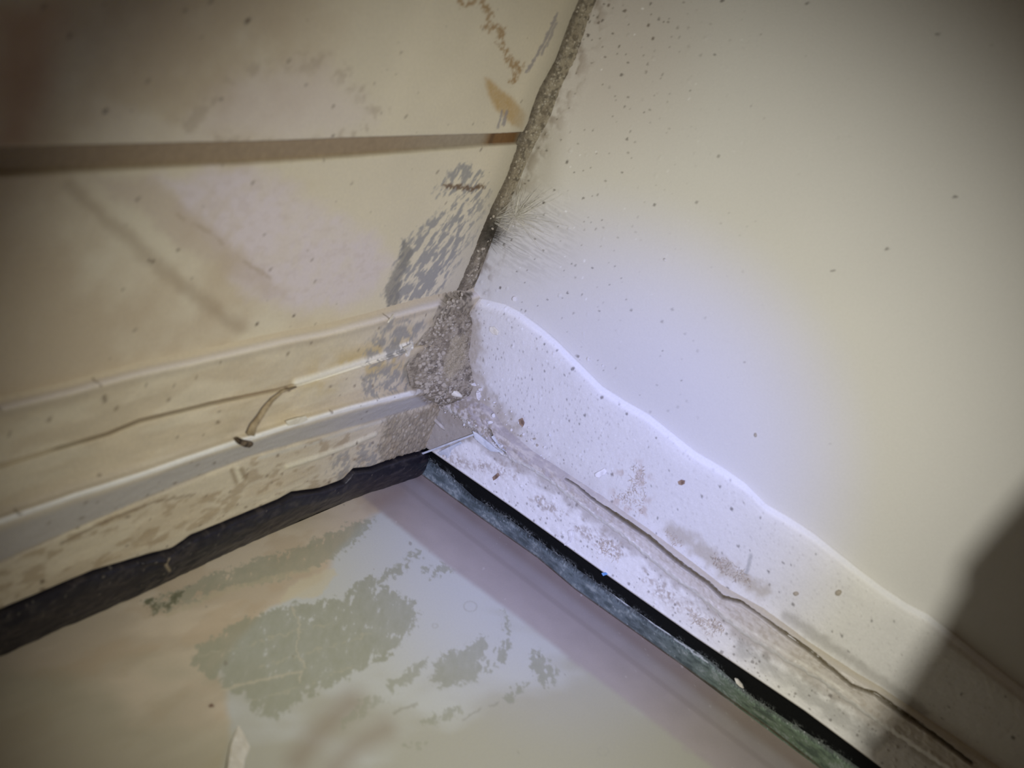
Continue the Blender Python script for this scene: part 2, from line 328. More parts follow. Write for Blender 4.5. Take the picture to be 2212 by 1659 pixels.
D3 = dpoly(px+wx2*.4, py+wy2*.4, [(962, 630), (1020, 630), (1020, 705), (925, 725), (935, 690)]); dm3 = ss(4, -5, D3); C = mix(C, S(152, 142, 122), .85*dm3); C = mix(C, S(98, 90, 76), .8*dm3*ss(.48, .62, fbm(xm*1.6, zm*1.6, 3, 147))); dm2 = np.maximum(dm2, dm3)
# shallow relief
nr = (fbm(xm*.25, zm*1.2, 4, 141)-.5)
rel = .00022*nr + .0005*tube - .0007*ss(2.5, .5, dline(px, py, CR[1:]))*ss(560, 500, px) + .0009*(dm+dm2)*(fbm(xm*1.6, zm*1.6, 3, 145)-.4)
rel += .00035*ss(6, 2, dline(px, py, [(620, 1008), (690, 985), (760, 960), (810, 938)]))
P[..., 1] += rel*ss(0, .6, V)*ss(18, 17, V)
tag(gridmesh('baseboard_left', P, C, MT['skirt']), 'cream ridged skirting along the left wall', kind='structure')

# ------------------------------------------------------------------ black rubber seal on the left
xs = axis((5.3, 125, .3), (125, 400, 12))
RB = [(0, 1420), (150, 1352), (300, 1288), (500, 1192), (700, 1103), (800, 1065), (880, 1040), (908, 1030)]
T = row(RT, 'y', 6.2, 'x', xs); B = row(RB, 'z', 0.0, 'x', xs)
lip = (fbm(xs*1000*.18, xs*0, 3, 151)-.5)*.0012
m0 = T.copy(); m0[:, 1] += .0008+lip*.4; m0[:, 2] -= .0003
m1 = T*.75+B*.25; m1[:, 1] += .0016; m2 = T*.4+B*.6; m2[:, 1] += .0013; m3 = B.copy(); m3[:, 2] = .0011; m3[:, 1] += .0006
bk = T.copy(); bk[:, 1] -= .0012; b2 = B.copy(); b2[:, 1] -= .003
P = loft([bk, T, m0, m1, m2, m3, B, b2], [2, 4, 6, 10, 10, 4, 2], 2)
k = np.sqrt(np.clip((xs-.0053)/.0016, 0, 1))[None, :]                         # rounded free end
mid = P.mean(0, keepdims=True); P = mid*(1-(.8+.2*k)[..., None]) + P*(.8+.2*k)[..., None]
xm, zm = P[..., 0]*1000, P[..., 2]*1000; px, py = proj(P)
C = np.empty(P.shape); C[:] = S(31, 29, 36); gn = fbm(xm*.5, zm*1.2, 4, 153)
C = mix(C, S(74, 68, 66), .5*ss(.5, .75, gn)); C = mix(C, S(120, 114, 104), .6*specks(xm, zm, .9, .16, .06, .22, 155, 1.6, .4))
C = mix(C, S(150, 136, 112), .8*ss(5, 1.5, dline(px, py, [(362, 1205), (358, 1220), (366, 1232)])))
P[..., 1] += .0005*(fbm(xm*.35, zm*.6, 3, 157)-.5) + .0006*ss(9, 2, dline(px, py, [(310, 1212), (355, 1210), (372, 1190)]))
tag(gridmesh('rubber_seal', P, C, MT['rubber']), 'dusty black rubber strip sealing the left skirting to the glass', 'seal')

# ------------------------------------------------------------------ right skirting band with its wavy lip
LIP = [(985, 652), (1010, 655), (1035, 655), (1060, 660), (1090, 668), (1120, 683), (1160, 712), (1200, 745), (1250, 795), (1300, 845), (1350, 877), (1400, 905), (1450, 945), (1500, 985), (1560, 1020), (1610, 1055), (1643, 1088), (1655, 1100), (1710, 1132), (1760, 1165), (1810, 1205), (1860, 1245), (1910, 1282), (1960, 1315), (2005, 1338), (2040, 1365), (2120, 1430), (2250, 1530), (2500, 1720)]
G0 = [(975, 852), (1010, 868), (1060, 898), (1090, 940), (1150, 992), (1220, 1036), (1300, 1088), (1400, 1160), (1500, 1235), (1560, 1282), (1650, 1333), (1750, 1405), (1850, 1470), (1900, 1500), (2050, 1600), (2130, 1655), (2400, 1840)]
GB = [(985, 893), (1035, 935), (1080, 975), (1150, 1012), (1200, 1045), (1275, 1105), (1340, 1150), (1400, 1200), (1450, 1240), (1500, 1275), (1560, 1330), (1620, 1375), (1700, 1425), (1760, 1460), (1810, 1495), (1900, 1560), (2000, 1625), (2050, 1659), (2350, 1860)]
SE = [(925, 970), (1110, 1098), (1307, 1239), (1500, 1375), (1738, 1535), (1900, 1655), (2200, 1880)]
BB = [(909, 982), (971, 1026), (1025, 1076), (1107, 1128), (1200, 1197), (1300, 1268), (1415, 1350), (1532, 1427), (1629, 1510), (1822, 1636), (2100, 1830)]
GG = [(911, 1026), (982, 1078), (1061, 1135), (1161, 1205), (1242, 1273), (1500, 1456), (1661, 1572), (1774, 1659), (2000, 1820)]
ys = axis((1.5, 60, .22), (60, 150, .35), (150, 400, 12))
Q_ = lambda pl, v: row(pl, 'x', v, 'y', ys)
r0 = Q_(sh(LIP, -14), 0); r0[:, 0] = -.0003
rows = [r0, Q_(sh(LIP, -9), .25), Q_(sh(LIP, 2), 1.3), Q_(sh(LIP, 17), 2.4), Q_(sh(LIP, 44), 2.8), Q_(sh(G0, -40), 3.3), Q_(sh(G0, -8), 4.0), Q_(sh(G0, 4), 4.6)]
ns = [3, 6, 5, 10, 46, 14, 6]
P = loft(rows, ns, 7); V = rowlabels(ns)+0*P[..., 0]; px, py = proj(P); ym, zm = P[..., 1]*1000, P[..., 2]*1000
gn = fbm(ym*.6, zm*.6, 5, 161)
C = np.empty(P.shape); C[:] = S(226, 224, 218); C *= (.95+.1*fbm(ym*.15, zm*.15, 4, 163))[..., None]
C = mix(C, S(217, 215, 208), ss(.9, .2, V)); C = mix(C, S(255, 254, 252), ss(.4, 1.2, V)*ss(3.0, 1.7, V))  # bright lip line is a highlight put into the colour
left = ss(1500, 1000, px)
C = mix(C, S(120, 112, 100), .6*specks(ym, zm, 1.0, .42, .08, .30, 165)*(.35+.65*left)*ss(1, 2.5, V))
C = mix(C, S(104, 98, 92), .75*specks(ym, zm, 3.0, .24, .16, .50, 169)*ss(1.5, 2.6, V))
C = mix(C, S(252, 252, 252), .7*specks(ym, zm, 1.9, .22, .10, .30, 173)*(.3+.7*left))
jt = dline(px, py, [(1005, 645), (1018, 720), (1012, 800), (1030, 860), (1100, 930)])
C = mix(C, S(172, 160, 136), .75*ss(45, 5, jt+40*(gn-.5)))
C = mix(C, S(172, 164, 150), .40*ss(60, 10, dline(px, py, G0)+50*(gn-.5))*ss(1500, 1150, px))
C = mix(C, S(176, 148, 122), .5*ss(35, 5, np.abs(dpoly(px, py, [(1350, 1000), (1390, 1010), (1392, 1100), (1330, 1090)]))+30*(gn-.5))*ss(.5, .7, gn))
C = mix(C, S(170, 158, 132), .55*ss(30, 3, dline(px, py, [(1450, 1150), (1490, 1170), (1540, 1210), (1600, 1250), (1640, 1275)])+40*(gn-.5)))
C = mix(C, S(160, 156, 148), .55*ss(20, 3, dline(px, py, [(1700, 1330), (1780, 1385), (1860, 1440), (1930, 1490), (2000, 1540)])+18*(gn-.5)))
C = mix(C, S(172, 172, 168), .7*ss(6, 2, dline(px, py, [(1622, 1200), (1612, 1240)])))
P[..., 0] += (.0003*(fbm(ym*.08, zm*.08, 3, 175)-.5)+.0003*specks(ym, zm, 1.6, .25, .12, .40, 177)*left+.0004*ss(30, 5, jt)*(gn-.3)+.00012*(fbm(ym*1.5, zm*1.5, 2, 178)-.5))*ss(0, 1.5, V)
tag(gridmesh('baseboard_right', P, C, MT['band'], flip=False), 'thick white painted skirting with a wavy top lip', kind='structure')

# lower white rail between the silicone and the black channel
ys2 = axis((2.0, 150, .25), (150, 400, 12))
Q_ = lambda pl, v: row(pl, 'x', v, 'y', ys2)
rbk = Q_(sh(SE, 2), 6.6); rbk[:, 0] = .001
rows = [Q_(sh(GB, -12), 3.8), Q_(GB, 5.0), Q_(sh(GB, 25), 5.4), Q_(sh(SE, -8), 6.4), Q_(sh(SE, -1), 6.6), Q_(sh(SE, 2), 6.2), rbk]
ns = [3, 8, 40, 5, 2, 8]
P = loft(rows, ns, 1); V = rowlabels(ns)+0*P[..., 0]; px, py = proj(P); ym, zm = P[..., 1]*1000, P[..., 2]*1000
gn = fbm(ym*.5, zm*.8, 5, 181)
C = np.empty(P.shape); C[:] = S(236, 234, 228)
C = mix(C, S(150, 138, 122), .6*ss(34, 3, dline(px, py, GB)+40*(gn-.5)))
for pl, r in (([(1255, 1145), (1300, 1170), (1335, 1190)], 26), ([(1400, 1250), (1460, 1300), (1540, 1350)], 26), ([(960, 985), (1010, 1000), (1100, 1020)], 26), ([(1160, 1080), (1210, 1110)], 16)):
    C = mix(C, S(150, 130, 108), .62*ss(r, -4, dline(px, py, pl)+46*(gn-.5))*ss(.38, .6, fbm(ym*2.2, zm*2.2, 3, 182)))
C = mix(C, S(128, 126, 118), .42*ss(26, 2, dline(px, py, [(1600, 1400), (1680, 1450), (1760, 1510), (1840, 1565), (1890, 1600)])+30*(gn-.5)))
C = mix(C, S(116, 108, 98), .6*specks(ym, zm, 1.2, .28, .10, .36, 183)); C = mix(C, S(96, 86, 78), .6*specks(ym, zm, 2.8, .20, .16, .5, 187))
C = mix(C, S(158, 148, 130), .85*ss(8, -8, dpoly(px, py, [(900, 870), (950, 870), (1046, 930), (1035, 942), (905, 990)])+20*(gn-.5)))
C = mix(C, S(52, 48, 42), .8*ss(4.55, 4.9, V)); C = mix(C, S(178, 172, 158), .8*ss(3.7, 4.1, V)*ss(4.9, 4.6, V))
P[..., 0] += (.00025*specks(ym, zm, 1.7, .25, .12, .4, 189)+.0003*(fbm(ym*.7, zm*.7, 3, 190)-.5))*ss(.5, 2, V)*ss(4, 3, V)
tag(gridmesh('trim_1', P, C, MT['band']), 'narrow white rail with brown mould spots', kind='structure')

# black channel and green stone edge beside the glass
r1 = Q_(sh(SE, -6), 4.6); r1[:, 0] -= .0
rows = [r1, Q_(sh(SE, 4), 3.4), Q_(sh(BB, -8), 3.0), Q_(BB, 3.0)]
P = loft(rows, [4, 10, 6], 1); px, py = proj(P); ym, zm = P[..., 1]*1000, P[..., 2]*1000
C = np.empty(P.shape); C[:] = S(15, 17, 16)
C = mix(C, S(150, 156, 150), .6*ss(12, 0, dline(px, py, BB))*ss(.5, .62, vn(ym*5, zm*5, 191))*ss(.4, .6, fbm(ym*.5, zm*.5, 3, 192)))
tag(gridmesh('trim_2', P, C, MT['gap']), 'deep black channel below the white rail', kind='structure')
g2 = row(GG, 'z', 0.05, 'y', ys2); g3 = g2.copy(); g3[:, 2] = -.001
rows = [Q_(sh(BB, -3), 2.9), Q_(BB, 3.1), Q_(sh(BB, 12), 3.6), g2*.9+Q_(BB, 3.6)*.1, g2, g3]
ns = [2, 4, 14, 3, 2]
P = loft(rows, ns, 1); px, py = proj(P); ym, zm = P[..., 1]*1000, P[..., 2]*1000
gn = fbm(ym*.35, zm*.9, 5, 195)
C = np.empty(P.shape); C[:] = S(112, 124, 124); C = mix(C, S(122, 142, 118), ss(1350, 1700, px)*.9)
C = mix(C, S(58, 70, 68), .6*ss(.52, .72, gn)); C = mix(C, S(168, 178, 172), .6*ss(.48, .36, gn)*ss(.3, .6, vn(ym*2, zm*2, 196)))
C = mix(C, S(24, 28, 27), .8*ss(12, 0, dline(px, py, BB)+10*(vn(ym*4, zm*4, 197)-.5)))
C = mix(C, S(206, 212, 208), .75*ss(2.6, .8, dline(px+6*(gn-.5)*4, py, [(1205, 1190), (1240, 1215), (1290, 1250), (1330, 1290), (1370, 1315), (1480, 1395), (1525, 1430)])))
C = mix(C, S(206, 212, 208), .6*specks(ym, zm, .8, .22, .05, .16, 198)); C = mix(C, S(86, 66, 44), .7*ss(4, 1, dline(px, py, GG)))
tag(gridmesh('trim_3', P, C, MT['stone']), 'veined green stone edge beside the black channel', kind='structure')

# ------------------------------------------------------------------ silicone bead with its long crack
CK = [(1222, 1034), (1245, 1048), (1290, 1085), (1350, 1126), (1400, 1160), (1450, 1203), (1500, 1240), (1530, 1260), (1560, 1290), (1600, 1300), (1650, 1335), (1700, 1373), (1750, 1408), (1800, 1448), (1838, 1480), (1862, 1490), (1890, 1500), (1930, 1528), (2000, 1575), (2100, 1650)]
ys3 = axis((3.0, 60, .18), (60, 150, .28), (150, 400, 12))
Q_ = lambda pl, v: row(pl, 'x', v, 'y', ys3)
rows = [Q_(sh(G0, -22), 3.3), Q_(sh(G0, -12), 4.4), Q_(G0, 5.4)]
a, b = Q_(G0, 5.6), Q_(GB, 6.2)
rows += [a*.75+b*.25, a*.5+b*.5, a*.25+b*.75, Q_(sh(GB, -2), 6.3), Q_(sh(GB, 5), 5.6), Q_(sh(GB, 9), 4.4)]
ns = [4, 7, 9, 9, 9, 7, 4, 3]
P = loft(rows, ns, 2); V = rowlabels(ns)+0*P[..., 0]; px, py = proj(P); ym, zm = P[..., 1]*1000, P[..., 2]*1000
gn = fbm(ym*.3, zm*1.1, 5, 201); rg = fbm(ym*1.3, zm*1.3, 4, 203)
C = np.empty(P.shape); C[:] = S(208, 201, 190); C = mix(C, S(168, 160, 160), .6*ss(1500, 1100, px)*ss(.4, .6, gn))
C = mix(C, S(206, 196, 172), .6*ss(1250, 1500, px)*ss(2.2, .6, V))
C = mix(C, S(168, 154, 132), .35*ss(.52, .66, rg)*ss(2, 3, V)*ss(7, 5.5, V))
C = mix(C, S(240, 238, 230), .85*ss(5.6, 6.2, V+1.4*(rg-.5))*ss(8, 7, V))
C = mix(C, S(232, 228, 216), .5*ss(5, 1.5, dline(px, py, [(1310, 1150), (1420, 1225), (1520, 1300), (1640, 1375), (1760, 1450), (1850, 1510)])))
ckd = dline(px+5*(rg-.5), py+5*(rg-.5), CK); ckw = np.interp(px, [1220, 1300, 1350, 1560, 1640, 1700, 1860, 1900, 2100], [1.8, 3.0, 5.0, 4.6, 2.8, 5.2, 4.0, 6, 4])
cm = ss(ckw+1.2, ckw-.8, ckd); C = mix(C, S(92, 80, 50), .95*cm)
ck2 = ss(5, 2, dline(px+8*(rg-.5), py+8*(rg-.5), [(1055, 930), (1068, 958), (1088, 978)])); C = mix(C, S(94, 84, 56), .9*ck2)
jt = ss(1150, 1000, px)*ss(.42, .6, rg); C = mix(C, S(150, 138, 116), .65*jt)
P[..., 0] += (.0004*(rg-.5)*ss(2, 3.5, V)+.0003*(gn-.5)-.0014*cm-.001*ck2+.0003*ss(9, 3, ckd))*ss(0, 1, V)*ss(8, 7, V)
P[..., 2] += .0007*(fbm(ym*.9, zm*0, 3, 207)-.5)*ss(5, 6.5, V)
tag(gridmesh('silicone_bead', P, C, MT['caulk']), 'long cracked silicone bead running below the right skirting', 'sealant')

# ------------------------------------------------------------------ glass pane with its dusty film
xs = axis((2.2, 75, .28), (75, 140, .45), (140, 400, 12)); ys = axis((4.5, 70, .28), (70, 135, .45), (135, 400, 12))
X, Y = np.meshgrid(xs, ys); P = np.stack([X, Y, np.zeros_like(X)], -1); px, py = proj(P); xm, ym = X*1000, Y*1000
wx = (fbm(xm*.12, ym*.12, 4, 211)-.5)*80; wy = (fbm(xm*.12, ym*.12, 4, 212)-.5)*80
wx2 = (fbm(xm*.9, ym*.9, 4, 213)-.5)*34; wy2 = (fbm(xm*.9, ym*.9, 4, 214)-.5)*34
C = np.empty(P.shape); C[:] = S(206, 209, 205)
# cream tone left of a slanting border
bord = np.interp(py, [1050, 1110, 1180, 1250, 1330, 1450, 1560, 1659, 1800], [870, 810, 740, 700, 560, 470, 500, 470, 420])
film = ss(-14, 14, bord+wx*.5-px); c2 = mix(np.broadcast_to(S(200, 186, 162), C.shape), S(214, 200, 176), ss(.4, .62, fbm(xm*.06+ym*.05, ym*.12, 4, 215)))
c2 = mix(c2, S(192, 170, 138), .35*ss(.5, .66, fbm(xm*.09, ym*.2, 4, 216)))
C = C*(1-film[..., None])+c2*film[..., None]
C = mix(C, S(176, 172, 148), .65*ss(.30, .66, fbm(xm*.05+ym*.03, ym*.05, 4, 219)+.002*(py-1480)))  # mottled darkening towards the bottom, light fall-off painted into the pane
C = mix(C, S(140, 116, 94), .45*ss(58, -10, dline(px+wx*.2, py, [(760, 1520), (700, 1570), (640, 1640)])))
C = mix(C, S(140, 116, 94), .40*ss(52, -10, dline(px+wx*.2, py, [(830, 1575), (770, 1610), (720, 1660)])))
# grey-green scraped patches
en = fbm((xm*.8+ym*.55)*.35, (xm*-.55+ym*.8)*1.2, 5, 217)
def patch(pl, k=.85, c=(160, 162, 140), th=.455, soft=4):
    global C
    A = dpoly(px+wx2, py+wy2, pl); m_ = ss(soft, -soft, A)*ss(th-.04, th+.05, en+.13*ss(0, -30, A)); C = mix(C, S(*c), k*m_*(.72+.5*(en-.2)))
en = en*.75+.25*fbm(xm*1.1, ym*1.1, 3, 218)
patch([(415, 1430), (425, 1390), (510, 1345), (600, 1310), (740, 1290), (760, 1260), (860, 1220), (880, 1205), (875, 1240), (810, 1262), (850, 1275), (895, 1300), (905, 1340), (860, 1400), (800, 1440), (700, 1490), (600, 1550), (545, 1540), (520, 1500), (470, 1480)], .85, th=.42)
patch([(310, 1300), (400, 1265), (640, 1180), (760, 1130), (810, 1120), (760, 1180), (700, 1220), (620, 1250), (500, 1270), (340, 1325)], .75, th=.38)
patch([(880, 1200), (920, 1185), (920, 1195), (890, 1212)], .8); patch([(905, 1225), (960, 1215), (985, 1235), (935, 1250)], .8)
patch([(930, 1470), (950, 1410), (1010, 1400), (1050, 1370), (1055, 1395), (1040, 1430), (1030, 1470), (960, 1485)], .8, th=.36)
patch([(1085, 1320), (1105, 1350), (1100, 1400), (1080, 1440), (1045, 1450), (1070, 1400), (1090, 1370)], .8)
patch([(1140, 1410), (1170, 1400), (1200, 1440), (1205, 1470), (1180, 1490), (1150, 1450)], .8)
patch([(1090, 1500), (1115, 1480), (1140, 1470), (1130, 1495), (1095, 1520)], .8)
patch([(835, 1480), (900, 1430), (930, 1412), (900, 1460), (845, 1500)], .7); patch([(730, 1560), (800, 1500), (840, 1510), (780, 1550), (740, 1575)], .6)
patch([(905, 1560), (950, 1535), (990, 1525), (990, 1550), (920, 1568)], .7); patch([(870, 1608), (920, 1602), (920, 1612), (860, 1616)], .8)
patch([(310, 1310), (330, 1290), (400, 1275), (390, 1300), (330, 1325)], .9, c=(110, 110, 84))
C = mix(C, S(206, 200, 178), .6*ss(3.5, 1, dline(px+wx2*.5, py+wy2*.5, [(630, 1310), (650, 1350), (640, 1400), (655, 1440), (650, 1470)])))
C = mix(C, S(210, 202, 178), .6*ss(4, 1, dline(px+wx2*.3, py+wy2*.3, [(480, 1490), (560, 1470), (650, 1450)])))
C = mix(C, S(214, 206, 178), .75*ss(3, -6, dpoly(px+wx2*.3, py+wy2*.3, [(650, 1250), (720, 1225), (730, 1240), (690, 1290), (630, 1295), (600, 1310), (620, 1270)])))
C = mix(C, S(200, 190, 160), .5*ss(8, 2, dline(px+wx2*.4, py+wy2*.4, [(360, 1330), (450, 1290), (560, 1255), (680, 1230)])))
for pl in ([(430, 1415), (520, 1400), (640, 1360), (720, 1350)], [(520, 1520), (640, 1490), (760, 1440)], [(560, 1440), (700, 1400), (800, 1370)]): C = mix(C, S(200, 196, 172), .45*ss(3.5, .5, dline(px+wx2*.5, py+wy2*.5, pl))*ss(.4, .55, en))
for pl in ([(1000, 1555), (1040, 1530)], [(1060, 1525), (1075, 1518)], [(850, 1540), (900, 1520)]): C = mix(C, S(150, 148, 128), .5*ss(4.5, .5, dline(px+wx2*.3, py+wy2*.3, pl)))
for a, b, r in ((1016, 1310, 14), (1303, 1623, 12), (940, 1352, 6)):
    C = mix(C, S(176, 176, 164), .5*ss(2.6, .5, np.abs(np.hypot(px-a, (py-b)*1.3)-r)))
# mauve band along the pane edge: a reflection painted into the colour
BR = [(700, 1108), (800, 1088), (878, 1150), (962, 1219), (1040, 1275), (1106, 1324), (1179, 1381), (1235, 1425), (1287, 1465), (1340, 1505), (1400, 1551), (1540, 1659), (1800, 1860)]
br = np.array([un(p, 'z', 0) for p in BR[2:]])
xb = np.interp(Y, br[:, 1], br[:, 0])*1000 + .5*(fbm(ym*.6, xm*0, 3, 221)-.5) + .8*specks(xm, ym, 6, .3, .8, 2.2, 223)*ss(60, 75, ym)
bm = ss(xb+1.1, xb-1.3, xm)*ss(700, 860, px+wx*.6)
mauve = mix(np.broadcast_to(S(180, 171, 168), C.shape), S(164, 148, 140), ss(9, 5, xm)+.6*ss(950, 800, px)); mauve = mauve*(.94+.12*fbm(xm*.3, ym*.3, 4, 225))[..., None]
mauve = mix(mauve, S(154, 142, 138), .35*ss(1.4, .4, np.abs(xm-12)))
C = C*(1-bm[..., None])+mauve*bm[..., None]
C = mix(C, S(160, 136, 116), .35*ss(30, 0, dline(px, py, [(800, 1092), (860, 1062)])))
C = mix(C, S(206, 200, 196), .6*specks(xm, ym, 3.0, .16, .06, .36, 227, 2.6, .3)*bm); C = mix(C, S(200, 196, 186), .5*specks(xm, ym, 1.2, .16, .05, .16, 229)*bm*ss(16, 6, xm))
C = mix(C, S(128, 120, 104), .5*specks(xm, ym, 5.5, .12, .15, .5, 231, 1.8, .8)*(1-bm)); C = mix(C, S(92, 56, 36), .9*ss(8, 4, np.hypot((px-457), (py-1524)*1.5)))
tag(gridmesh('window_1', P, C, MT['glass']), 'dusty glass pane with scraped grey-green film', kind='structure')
# ground under the glass so nothing opens below
me = bpy.data.meshes.new('floor'); bm_ = bmesh.new(); bmesh.ops.create_cube(bm_, size=1)
for v in bm_.verts: v.co = Vector((v.co.x*.46+.19, v.co.y*.46+.19, v.co.z*.01-.0072))
bm_.to_mesh(me); bm_.free(); tag(link('floor', me, MT['dark'], smooth=False), kind='structure')

# ------------------------------------------------------------------ gritty dirt in the corner joint
tt = np.linspace(0, 1, 620)
def chain(pts, n):
    p = np.array(pts); d = np.r_[0, np.cumsum(np.linalg.norm(np.diff(p, axis=0), axis=1))]; s_ = np.linspace(0, d[-1], n)
    return np.stack([np.interp(s_, d, p[:, k]) for k in range(3)], -1)
zz = np.linspace(.160, .0515, 520)
def byz(pts):
    p = np.array(pts); p = p[np.argsort(p[:, 2])]; return np.stack([np.interp(zz, p[:, 2], p[:, 0]), np.interp(zz, p[:, 2], p[:, 1]), zz], -1)
Lr = byz([un(p, 'y', .0001) for p in EDGE_L]); Rr = byz([onlean(p) for p in EDGE_R])
Lr[:, 1] = -.0003; Rr[:, 0] -= .0003; Rr[:, 1] = np.maximum(Rr[:, 1], .0003)
Mr = (Lr+Rr)*.5; low = ss(.092, .070, zz); Mr[:, 0] += .0002+.0003*low; Mr[:, 1] += -.0002+.0011*low; Mr[:, 2] = zz
P = loft([Lr, Mr, Rr], [12, 12], 4).transpose(1, 0, 2)
# lower mound: between the end of the left skirting and the start of the right one
def lay(pl): return chain([un(p[:2], p[2], p[3]*MM) for p in pl], 330)
L2 = lay([(975, 648, 'y', 2.4), (956, 678, 'y', 3.6), (933, 708, 'y', 4.0), (903, 755, 'y', 4.8), (884, 797, 'y', 6.4), (893, 838, 'y', 7.4), (922, 864, 'y', 7.4), (945, 876, 'y', 6.0)])
R2 = lay([(1014, 645, 'x', .3), (1022, 700, 'x', 2.6), (1014, 770, 'x', 3.0), (1024, 830, 'x', 3.6), (1010, 862, 'x', 4.6), (985, 872, 'x', 5.4), (965, 880, 'x', 5.8)])
Mi = (L2+R2)*.5; f = np.array([[.80], [.80], [1.]])[:, 0]; Mi[:, 0] = Mi[:, 0]*.93+.0003; Mi[:, 1] = Mi[:, 1]*.93+.0003
P2 = loft([L2-[0, .001, 0], Mi, R2-[.001, 0, 0]], [24, 24], 6).transpose(1, 0, 2)
for k, (PP, sd) in enumerate(((P, 0), (P2, 40))):
    u_ = np.cumsum(np.r_[0, np.linalg.norm(np.diff(PP[:, PP.shape[1]//2], axis=0), axis=1)])[:, None]*1000+0*PP[..., 0]
    v_ = (PP[..., 0]-PP[..., 1])*1000
    px, py = proj(PP); gn = fbm(u_*1.1, v_*1.1, 4, 301+sd); lo_ = fbm(u_*.22, v_*.3, 3, 305+sd)
    C = np.empty(PP.shape); C[:] = S(168, 158, 138)
    C = mix(C, S(100, 92, 80), .75*ss(.50, .64, gn)); C = mix(C, S(214, 206, 190), .7*specks(u_, v_, .8, .45, .12, .38, 307+sd))
    C = mix(C, S(142, 130, 110), .4*ss(.5, .65, lo_)); C = mix(C, S(60, 56, 46), .85*ss(60, 10, np.hypot(px-1048, (py-492)*.8)))
    if not k: C = mix(C*.86, S(84, 76, 66), .6*ss(.42, .18, np.linspace(0, 1, PP.shape[1])[None, :]+.5*(gn-.5)))
    if k: C = mix(C, S(184, 172, 142), .6*ss(8, -10, dpoly(px, py, [(975, 730), (1010, 720), (1005, 790), (985, 810), (965, 830), (955, 800)])))
    edge = np.minimum(np.linspace(0, 1, PP.shape[1]), np.linspace(1, 0, PP.shape[1]))[None, :]
    amp = (.0010 if k == 0 else .0012)*ss(0, .22, edge)*(gn-.42)*(.6+.8*lo_) + .0004*specks(u_, v_, .8, .45, .12, .38, 307+sd)*ss(0, .2, edge)
    nrm = np.array([.6, .6, .15]); PP = PP+amp[..., None]*nrm*1.2
    tag(gridmesh('corner_dirt', PP, C, MT['dirt'], flip=True), ('gritty grey dirt filling the upright corner between the two walls', 'mound of beige dirt between the two skirting ends')[k], 'dirt', kind='stuff')
DIRT_P = P2

# ------------------------------------------------------------------ small things
def blob(rad, seed, sx=1, sy=1, sz=1, sub=2, rough=.35):
    r = random.Random(seed); b = bmesh.new(); bmesh.ops.create_icosphere(b, subdivisions=sub, radius=1)
    dirs = [Vector((r.gauss(0, 1), r.gauss(0, 1), r.gauss(0, 1))).normalized() for _ in range(9)]
    cut = [r.uniform(.55, .95) for _ in dirs]
    for v in b.verts:
        c = v.co.copy()
        for d, k in zip(dirs, cut):
            e = c.dot(d)
            if e > k: c -= d*(e-k)*.9
        v.co = Vector((c.x*sx, c.y*sy, c.z*sz))*rad
    me = bpy.data.meshes.new('crumb'); b.to_mesh(me); b.free(); return me
def frame(n, spin=0.):
    n = Vector(n).normalized(); q = n.to_track_quat('Z', 'Y').to_matrix().to_4x4()
    return q @ Matrix.Rotation(spin, 4, 'Z')
crumbs = [blob(1, s, random.uniform(.8, 1.3), random.uniform(.7, 1.1), random.uniform(.55, .8)) for s in range(8)]
for i, me in enumerate(crumbs): me.materials.append(MT['crumb_grey'] if i < 5 else MT['crumb_white'])
def crumb(pt, n, r, k, label, group, name='crumb', cat='crumb'):
    o = bpy.data.objects.new(name, crumbs[k]); col.objects.link(o)
    o.matrix_world = Matrix.Translation(Vector(pt)+Vector(n).normalized()*r*.35) @ frame(n, random.uniform(0, 6)) @ Matrix.Scale(r, 4)
    return tag(o, label, cat, group)
# heap in the joint
nv, nu = DIRT_P.shape[:2]
for i in range(110):
    a = int(random.betavariate(1.8, 1.5)*(nv-40))+10; b = int((.06+.42*random.random()+.10*(a/nv))*nu)
    crumb(DIRT_P[a, b]+np.array([.0003, .0003, 0]), (.6, .7, .3), random.uniform(.25, .62)*MM*(1.15 if 120 < a < 240 else .8), random.randrange(5), 'tiny grey grit crumb heaped in the dirty corner joint', 'grit crumbs heaped in the corner joint')
# upright joint
nv, nu = P.shape[:2]
for i in range(60):
    a = random.randrange(170, nv); b = int(nu*random.uniform(.25, .7))
    crumb(P[a, b], (.7, .7, .1), random.uniform(.2, .42)*MM, random.randrange(5), 'tiny grey grit crumb stuck in the upright wall joint', 'grit crumbs in the upright joint')
for i in range(34):
    t = random.random(); crumb(un((993-52*t+random.gauss(0, 7), 640+72*t+random.gauss(0, 5)), 'y', .0036+.0008*t), (.5, .8, .3), random.uniform(.22, .5)*MM, random.randrange(5), 'tiny grey grit crumb where the top skirting ridge meets the corner', 'grit crumbs at the top of the skirting corner')
# line of crumbs on the silicone below the corner
for i in range(70):
    t = random.random()**.8; x = 945+150*t+random.gauss(0, 5); y = 868+105*t+random.gauss(0, 6)
    crumb(un((x, y), 'x', .0062), (1, 0, .5), random.uniform(.2, .48)*MM, random.choice((0, 1, 2, 3, 4, 4, 5)), 'tiny beige crumb lying along the start of the silicone bead', 'crumbs along the start of the silicone')
